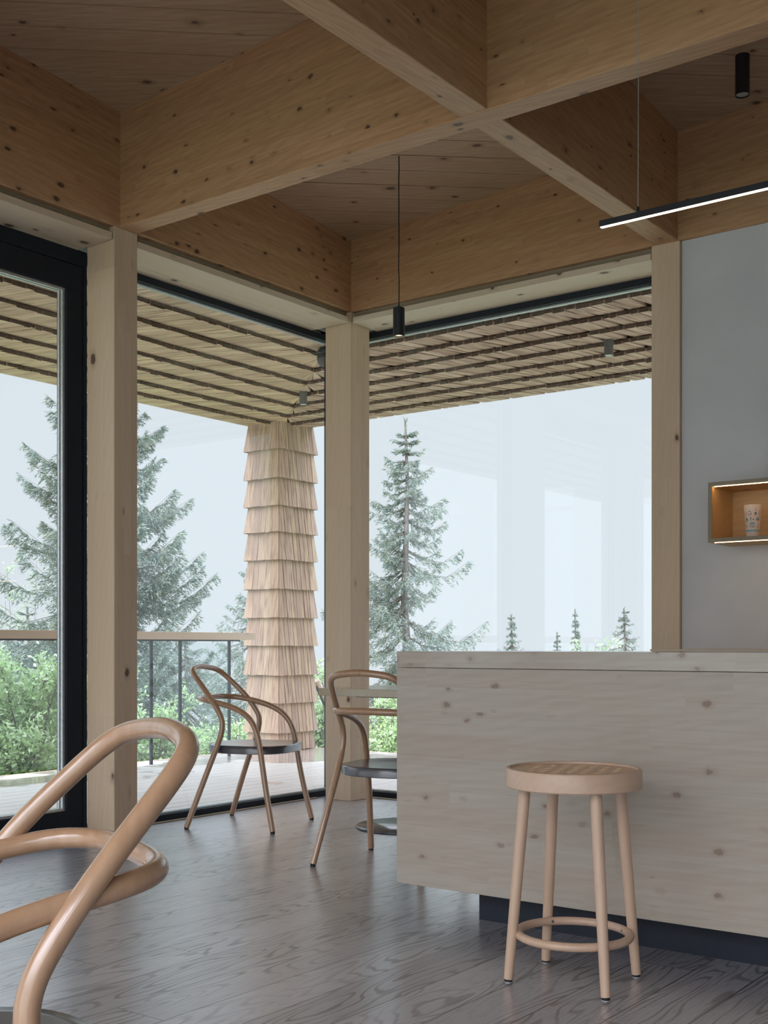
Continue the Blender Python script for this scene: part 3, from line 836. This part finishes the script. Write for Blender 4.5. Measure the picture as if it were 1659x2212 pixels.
leafy(40, 11.8, -.75, 1378, 190, 'bright leafy bush outside the glass door', 31, 17000, lsize=.060, group='leafy bushes along the deck edge')
leafy(190, 13.0, -.9, 1370, 90, 'leafy bush behind the left timber post', 32, 15000, lsize=.058, group='leafy bushes along the deck edge')
leafy(348, 14.2, -.95, 1475, 95, 'leafy bush behind the first two railing posts', 33, 11000, lsize=.055, group='leafy bushes along the deck edge')
leafy(475, 15.6, -1.0, 1540, 95, 'low leafy bush beside the chair back, left of the column', 34, 10000, lsize=.055, group='leafy bushes along the deck edge')
leafy(700, 14.3, -1.2, 1400, 80, 'leafy bush between the column and the corner post', 35, 9000, lsize=.06, group='leafy bushes along the deck edge')
leafy(840, 16.6, -1.2, 1490, 110, 'leafy bush under the tall spruce right of the corner post', 36, 10000, lsize=.06, group='leafy bushes along the deck edge')
leafy(590, 17.5, -1.2, 1560, 110, 'leafy bush directly behind the foot of the column', 37, 7000, lsize=.055, group='leafy bushes along the deck edge')

# ------------------------------------------------------------------ furniture
def b_spline(P, n=8):
    P = [Vector(p) for p in P]; P = [2 * P[0] - P[1]] + P + [2 * P[-1] - P[-2]]; out = []
    for i in range(1, len(P) - 2):
        a, b, c, d = P[i - 1:i + 3]
        for k in range(n):
            t = k / n
            out.append(((1 - t) ** 3 * a + (3 * t ** 3 - 6 * t * t + 4) * b + (-3 * t ** 3 + 3 * t * t + 3 * t + 1) * c + t ** 3 * d) / 6)
    out.append(P[-2]); return out
BACK = [(.2763, -.2688, .010), (.2389, -.1366, .3768), (.2393, -.0525, .5609), (.2284, -.0953, .6404), (.2203, -.1593, .7232), (.1947, -.2332, .7976), (.1702, -.2987, .8629), (.0917, -.317, .8762), (0, -.3249, .8839)]
ARM = [(.2706, .2425, .010), (.2425, .1777, .2924), (.2444, .1531, .4887), (.2324, .1094, .5977), (.2163, .0142, .6574), (.2107, -.1031, .6869), (.2054, -.2154, .7071), (.1318, -.2779, .708), (0, -.2747, .7117)]
def mirror(P): return P + [(-a, b, c) for a, b, c in P[::-1][1:]]
def make_chair(label, group):
    t = empty('armchair', (0, 0, 0), label, 'chair', group)
    # local frame: x = right, y = forward
    for nm, P in (('back_frame', BACK), ('arm_frame', ARM)):
        pts = b_spline(mirror(P), 10)
        MB().tube(pts, .0158, 20).build(nm, M['bent'], t, True, 60)
        for s in (1, -1):
            MB().lathe([(.0125, 0), (.0125, .012)], s * P[0][0], P[0][1], 16).build('foot_cap', M['rubber'], t)
    # seat: rounded trapezoid, slightly dished
    m = MB(); N = 72; rings = []
    def outl(k, sc, z):
        a = 2 * math.pi * k / N; c, s_ = math.cos(a), math.sin(a); e = 2 / 2.7
        x = math.copysign(abs(c) ** e, c) * .236; y = math.copysign(abs(s_) ** e, s_) * .245 + .012
        x *= 1 + .06 * (y / .25)
        return (x * sc, .012 + (y - .012) * sc, z)
    for sc_, z in ((0.001, .4125), (.97, .4125), (1, .4165), (1, .453), (.985, .457), (.9, .456), (.7, .450), (.4, .446), (.001, .445)):
        rings.append([m.bm.verts.new(outl(k, sc_, z)) for k in range(N)])
    for a, b in zip(rings[:-1], rings[1:]):
        for k in range(N): m.bm.faces.new([a[k], a[(k + 1) % N], b[(k + 1) % N], b[k]])
    m.build('seat', M['dark_seat'], t, True, 50)
    return t
def copy_tree(o, parent=None):
    c = o.copy(); COL.objects.link(c); c.parent = parent
    for ch in [q for q in bpy.data.objects if q.parent == o]: copy_tree(ch, c)
    return c
GCH = 'bentwood armchairs in the room'
ch1 = make_chair('bentwood armchair by the window, its back and all four legs in view', GCH)
bpy.context.view_layer.update()
for ch, lab, (x, y, a) in ((ch1, None, (4.8388, 4.5505, -1.25887)), (None, 'bentwood armchair pushed to the table, half hidden by the bar counter', (4.3779, 3.2228, .12447)),
                           (None, 'large bentwood armchair in the left foreground, cut by the picture edge', (.86755, 1.39241, 2.73407))):
    c = ch or copy_tree(ch1)
    if lab: c['label'] = lab
    c.location = (x, y, 0); c.rotation_euler = (0, 0, a - math.pi / 2)

def table():
    cx_, cy_ = 5.275, 3.803
    t = empty('table', (cx_, cy_, 0), 'square pale wooden table on a round black pedestal by the corner post', 'table')
    MB().box(-.345, .345, -.347, .347, .729, .770, .003).build('tabletop', M['tabletop'], t)
    MB().box(-.20, .20, -.20, .20, .719, .7285).build('mounting_plate', M['black'], t)
    MB().lathe([(.038, .012), (.038, .719)], n=28).build('pedestal', M['black'], t, True)
    MB().lathe([(.275, 0), (.28, .003), (.28, .010), (.277, .0125)], n=72).build('base_plate', M['base_gloss'], t, True)
M['base_gloss'] = plain('satin_black_base', (0.05, 0.055, 0.065), .16, spec=.8)
table()

def stool():
    cx_, cy_ = 3.153, 1.659
    t = empty('bar_stool', (cx_, cy_, 0), 'round beech bar stool with a perforated seat in front of the counter', 'stool')
    m = MB().lathe([(.183, .579), (.198, .579), (.2013, .5825), (.2013, .631), (.1985, .6355), (.192, .6375), (.1885, .6365), (.1865, .632), (.1865, .600), (.183, .579)], n=96, caps=False)
    m.build('seat_rim', M['beech_rim'], t, True, 35)
    cu = bpy.data.curves.new('seat_panel', 'CURVE'); cu.dimensions = '2D'; cu.fill_mode = 'BOTH'; cu.extrude = .006
    def circ(x, y, r, n):
        s = cu.splines.new('POLY'); s.points.add(n - 1)
        for i in range(n): s.points[i].co = (x + r * math.cos(2 * math.pi * i / n), y + r * math.sin(2 * math.pi * i / n), 0, 1)
        s.use_cyclic_u = True
    circ(0, 0, .1868, 96)
    sp = .047; ra = math.radians(18)
    for i in range(-4, 5):
        for j in range(-4, 5):
            u, v = sp * (i + .5 * j), sp * j * .866
            x, y = u * math.cos(ra) - v * math.sin(ra), u * math.sin(ra) + v * math.cos(ra)
            if math.hypot(x, y) < .152: circ(x, y, .0128, 24)
    co = bpy.data.objects.new('tmp', cu); COL.objects.link(co)
    dg = bpy.context.evaluated_depsgraph_get(); me = bpy.data.meshes.new_from_object(co.evaluated_get(dg)); me.name = 'seat_panel'
    bpy.data.objects.remove(co)
    me.materials.clear(); me.transform(Matrix.Translation((0, 0, .6245)))
    link('seat_panel', me, M['beech_flat'], t)
    feet = [(3.022, 1.806), (3.278, 1.822), (3.028, 1.492), (3.298, 1.524)]
    for fx, fy in feet:
        a = Vector((fx - cx_, fy - cy_, .010)); r = a.xy.length; top = Vector((a.x * .145 / r, a.y * .145 / r, .598))
        k = [a.lerp(top, q) for q in (0, .25, .5, .75, 1)]
        lg = MB().tube(k, [.0140, .0156, .0168, .0173, .0173], 24).build('leg', M['beech'], t, True, 60)
        MB().lathe([(.0105, 0.001), (.0125, .0045), (.0125, .0115)], a.x, a.y, 18).build('foot_glide', M['rubber'], lg)
        MB().lathe([(.0115, 0), (.0115, .0035)], a.x, a.y, 18).build('glide_pad', M['wire'], lg)
    rg = .165
    MB().tube([(rg * math.cos(2 * math.pi * i / 72), rg * math.sin(2 * math.pi * i / 72), .140) for i in range(72)], .0128, 16, True).build('foot_ring', M['beech'], t, True, 60)
    for fx, fy in feet:
        d = Vector((fx - cx_, fy - cy_, 0)).normalized(); p = d * (rg - .0128) + Vector((0, 0, .142))
        m = MB().tube([p - d * .0012, p + d * .002], .0042, 12); m.build('screw', M['chrome'], t)
M['beech_rim'] = wood('beech_rim', 'x', (0.63, 0.45, 0.33), (0.54, 0.36, 0.25), knots=0, rough=.33, streak=.4, spec=.5)
stool()

def bar():
    t = empty('bar_counter', (3.9, .6, 0), 'long pale wooden bar counter with knotty front panel and dark recessed plinth', 'counter')
    L = Vector(t.location)
    def part(m, name, mat, **k):
        bmesh.ops.translate(m.bm, verts=m.bm.verts, vec=-L); return m.build(name, mat, t, **k)
    part(MB().box(3.532, 4.24, -2.2, 2.592, .9205, .980, .0012), 'worktop', M['bar_top2'])
    part(MB().box(3.532, 3.575, -2.2, 2.592, .120, .9190, .0012), 'front_panel', M['bar'])
    part(MB().box(3.576, 4.20, -2.2, 2.590, .122, .9190), 'cabinet_body', M['bar'])
    part(MB().box(3.652, 4.12, -2.15, 2.306, 0, .1215), 'plinth', M['plinth'])
# worktop: same wood, glossier on the top face
s = bpy.data.materials['pale_spruce_panel'].copy(); s.name = 'pale_spruce_worktop_oiled'
nt2 = s.node_tree; pr = [n_ for n_ in nt2.nodes if n_.type == 'BSDF_PRINCIPLED'][0]
pr.inputs['Roughness'].default_value = .14; pr.inputs['Specular IOR Level'].default_value = .6
M['bar_top2'] = s
bar()
def back_counter():
    t = empty('back_counter', (5.7, .4, 0), 'low pale cabinet run along the white wall behind the bar', 'cabinet')
    L = Vector(t.location)
    for m, nm, mt in ((MB().box(5.35, 5.948, -2.4, 2.40, .948, .984, .001), 'worktop', 'trim_y'), (MB().box(5.39, 5.948, -2.4, 2.38, .08, .947), 'cabinet_body', 'bar'), (MB().box(5.45, 5.948, -2.4, 2.34, 0, .079), 'plinth', 'plinth')):
        bmesh.ops.translate(m.bm, verts=m.bm.verts, vec=-L); m.build(nm, M[mt], t)
back_counter()

def shelf():
    t = empty('wall_shelf_box', (5.80, 1.8, 1.514), 'lit wooden box shelf on the white wall, open at the front', 'shelf')
    L = Vector(t.location)
    xf, xb, ya, yb, z0, z1, k = 5.649, 5.9495, 1.30, 2.226, 1.514, 1.812, .0195
    def part(m, name, mat, parent=t):
        bmesh.ops.translate(m.bm, verts=m.bm.verts, vec=-L); return m.build(name, mat, parent)
    def side(b, name):     # wedge-mitred front edges in greyed wood, warm boards behind
        return b
    e = .004
    # front frame of four mitred strips
    fr = MB(); o = [(ya, z0), (yb, z0), (yb, z1), (ya, z1)]; i_ = [(ya + k, z0 + k), (yb - k, z0 + k), (yb - k, z1 - k), (ya + k, z1 - k)]
    for q in range(4):
        a, b, c, d = o[q], o[(q + 1) % 4], i_[(q + 1) % 4], i_[q]
        fr.poly_prism([(xf, p[0] + 0, p[1]) for p in (a, b, c, d)], [(xf + e, p[0], p[1]) for p in (a, b, c, d)])
    part(fr, 'front_edge', M['shelf_out'])
    part(MB().box(xf + e, xb, yb - k, yb, z0, z1), 'side_panel', M['shelf_in'])
    part(MB().box(xf + e, xb, ya, ya + k, z0, z1), 'side_panel', M['shelf_in'])
    part(MB().box(xf + e, xb, ya + k, yb - k, z1 - k, z1), 'top_panel', M['shelf_in'])
    part(MB().box(xf + e, xb, ya + k, yb - k, z0, z0 + k), 'bottom_panel', M['shelf_in'])
    part(MB().box(xb - .012, xb, ya + k, yb - k, z0 + k, z1 - k), 'back_panel', M['shelf_in'])
    part(MB().box(xf + .014, xf + .024, ya + .03, yb - k - .006, z1 - k - .0022, z1 - k), 'led_strip', M['led_shelf'])
    part(MB().box(xf + .014, xf + .024, ya + .03, yb - .028, z0 - .0022, z0), 'led_strip', M['led_shelf'])
shelf()

def cup():
    x, y, z = 5.775, 2.045, 1.5335
    t = empty('plastic_cup', (x, y, z), 'frosted plastic cup with teal and black little drawings, standing in the lit box shelf', 'cup')
    h, r0, r1 = .165, .030, .043
    m = MB().lathe([(r0 - .001, 0), (r0, .002), (r1, h - .002), (r1 - .0005, h), (r1 - .0022, h), (r0 - .002, .004), (.0005, .004)], n=48, caps=False)
    m.bm.faces.new([v for v in m.bm.verts if abs(v.co.z) < 1e-6][::-1]) if False else None
    m.lathe([(.0005, 0), (r0 - .001, 0)], n=48, caps=False)
    m.build('cup_body', M['frost'], t, True, 60)
    ca = math.atan2(-y, -x)           # the side that faces the room
    def surf(a, zz, off=.0006):
        r = r0 + (r1 - r0) * zz / h + off; return (r * math.cos(ca + a), r * math.sin(ca + a), zz)
    def patch(mb_, a0, a1, z0, z1, a0t=None, a1t=None, n=6):
        a0t = a0 if a0t is None else a0t; a1t = a1 if a1t is None else a1t
        lo = [mb_.bm.verts.new(surf(a0 + (a1 - a0) * i / n, z0)) for i in range(n + 1)]; hi = [mb_.bm.verts.new(surf(a0t + (a1t - a0t) * i / n, z1)) for i in range(n + 1)]
        for i in range(n): mb_.bm.faces.new([lo[i], lo[i + 1], hi[i + 1], hi[i]])
    te, bk, wh = MB(), MB(), MB()
    patch(te, -1.25, 1.25, .032, .041, n=24)
    patch(te, -.50, .36, .066, .078, -.25, .12)                      # big roof
    patch(te, -1.02, -.62, .081, .085); patch(te, -.95, -.80, .086, .106, -.88, -.86); patch(bk, -1.05, -.93, .088, .102, -.9, -.88); patch(bk, -.80, -.66, .088, .100, -.84, -.80)
    patch(te, .42, .92, .090, .098); patch(bk, .46, .58, .086, .090); patch(bk, .66, .88, .086, .090)
    for q in (.50, .62, .80): patch(bk, q, q + .05, .101, .105)
    for q in range(7):
        for zz in (.053, .059): patch(bk, -.42 + q * .11, -.37 + q * .11, zz, zz + .003)
    patch(te, -.06, .02, .050, .056)
    patch(bk, -.30, -.22, .086, .100); patch(te, -.32, -.18, .101, .105); patch(bk, -.02, .12, .088, .095, .05, .12)
    patch(te, -.52, -.26, .128, .133); patch(bk, -.55, -.50, .112, .124); patch(bk, -.26, -.18, .114, .124); patch(bk, -.46, -.34, .112, .115)
    patch(bk, .20, .50, .118, .122); patch(bk, .20, .50, .112, .115); patch(te, .18, .52, .123, .127); patch(bk, .33, .40, .132, .146, .36, .37)
    patch(bk, .80, .84, .112, .134); patch(bk, -.96, -.90, .112, .130)
    patch(bk, -.98, -.88, .052, .066); patch(te, .62, .70, .050, .056); patch(te, .74, .80, .050, .072)
    patch(bk, -.16, -.08, .035, .038)
    patch(wh, .06, .95, .0355, .0375, n=12)
    te.build('teal_print', M['teal'], t); bk.build('black_print', M['ink'], t)
    for v in wh.bm.verts: v.co.x += .0004 * math.cos(ca); v.co.y += .0004 * math.sin(ca)
    wh.build('band_lettering', M['cream'], t)
def frost():
    s = NT('frosted_plastic')
    df = s.n('BsdfDiffuse'); df.inputs[0].default_value = (.90, .84, .80, 1); tr = s.n('BsdfTranslucent'); tr.inputs[0].default_value = (.92, .86, .82, 1)
    tp = s.n('BsdfTransparent'); ms = s.n('MixShader'); ms.inputs[0].default_value = .45; s.l(df.outputs[0], ms.inputs[1]); s.l(tr.outputs[0], ms.inputs[2])
    m2 = s.n('MixShader'); m2.inputs[0].default_value = .22; s.l(ms.outputs[0], m2.inputs[1]); s.l(tp.outputs[0], m2.inputs[2])
    s.l(m2.outputs[0], s.o.inputs['Surface']); return s.m
M['frost'] = frost()
M['teal'] = plain('teal_ink', (.16, .36, .42), .5); M['ink'] = plain('black_ink', (.02, .03, .04), .5); M['cream'] = plain('cream_ink', (.55, .62, .50), .5)
cup()

# lamps
def pendant():
    x, y = 5.247, 3.836; zb, ln = 2.708, .157
    t = empty('pendant_lamp', (x, y, zb), 'slim black cylinder pendant lamp hanging over the table by the corner', 'lamp')
    r = .0325
    MB().lathe([(r - .003, 0), (r, 0), (r, ln - .002), (r - .002, ln), (.004, ln), (.004, ln - .002), (r - .003, ln - .006)], n=32, caps=False).build('lamp_shade', M['black'], t, True)
    MB().lathe([(.0005, .012), (r - .0035, .012)], n=32, caps=False).build('bulb_lens', M['lamp'], t)
    MB().lathe([(.004, ln), (.006, ln + .001), (.006, ln + .014), (.003, ln + .02)], n=16).build('cord_grip', M['black'], t)
    top = zc(x, y) - zb; pts = [(.0012 * math.sin(i * 1.3) if 0 < i < 12 else 0, .0012 * math.cos(i * 1.9) if 0 < i < 12 else 0, ln + .015 + (top - ln - .015) * i / 12) for i in range(13)]
    MB().tube(pts, .0032, 8).build('cord', M['black'], t, True)
    ld = bpy.data.lights.new('pendant_spot', 'SPOT'); ld.energy = 6; ld.color = (1, .8, .55); ld.spot_size = 1.3; ld.spot_blend = .6; ld.shadow_soft_size = .025
    lo = bpy.data.objects.new('pendant_spot', ld); COL.objects.link(lo); lo.parent = t; lo.location = (0, 0, .005)
pendant()
def ceiling_spot():
    x, y = 5.477, 1.989; zt = zc(x, y); ln = .185; r = .0335
    t = empty('ceiling_spotlight', (x, y, zt - ln), 'black cylinder ceiling spotlight, unlit, in the upper right', 'lamp')
    MB().lathe([(r * .84, .004), (r, 0), (r, ln + .003)], n=32, caps=False).build('housing', M['black'], t, True)
    MB().lathe([(.0005, .006), (r * .84, .006)], n=28, caps=False).build('lens', M['lens'], t)
ceiling_spot()
def led_bar():
    t = empty('linear_pendant_light', (3.88, .8, 2.514), 'long thin black linear pendant light with a glowing underside over the bar', 'lamp')
    L = Vector(t.location); y1, y0 = 1.934, -.50
    MB().box(-.009, .009, y0 - L.y, y1 - L.y, .001, .0235, .001).build('profile', M['black'], t)
    MB().box(-.0062, .0062, y0 + .004 - L.y, y1 - .004 - L.y, -.0015, .001).build('light_strip', M['led'], t)
    for yy in (1.786, -.36):
        MB().lathe([(.005, .0235), (.005, .040), (.003, .044)], 0, yy - L.y, 14).build('wire_grip', M['black'], t, True)
        MB().tube([(0, yy - L.y, .04), (.004, yy - L.y, .6), (.0, yy - L.y, zc(3.88, yy) - L.z)], .0014, 6).build('wire', M['wire'], t)
led_bar()
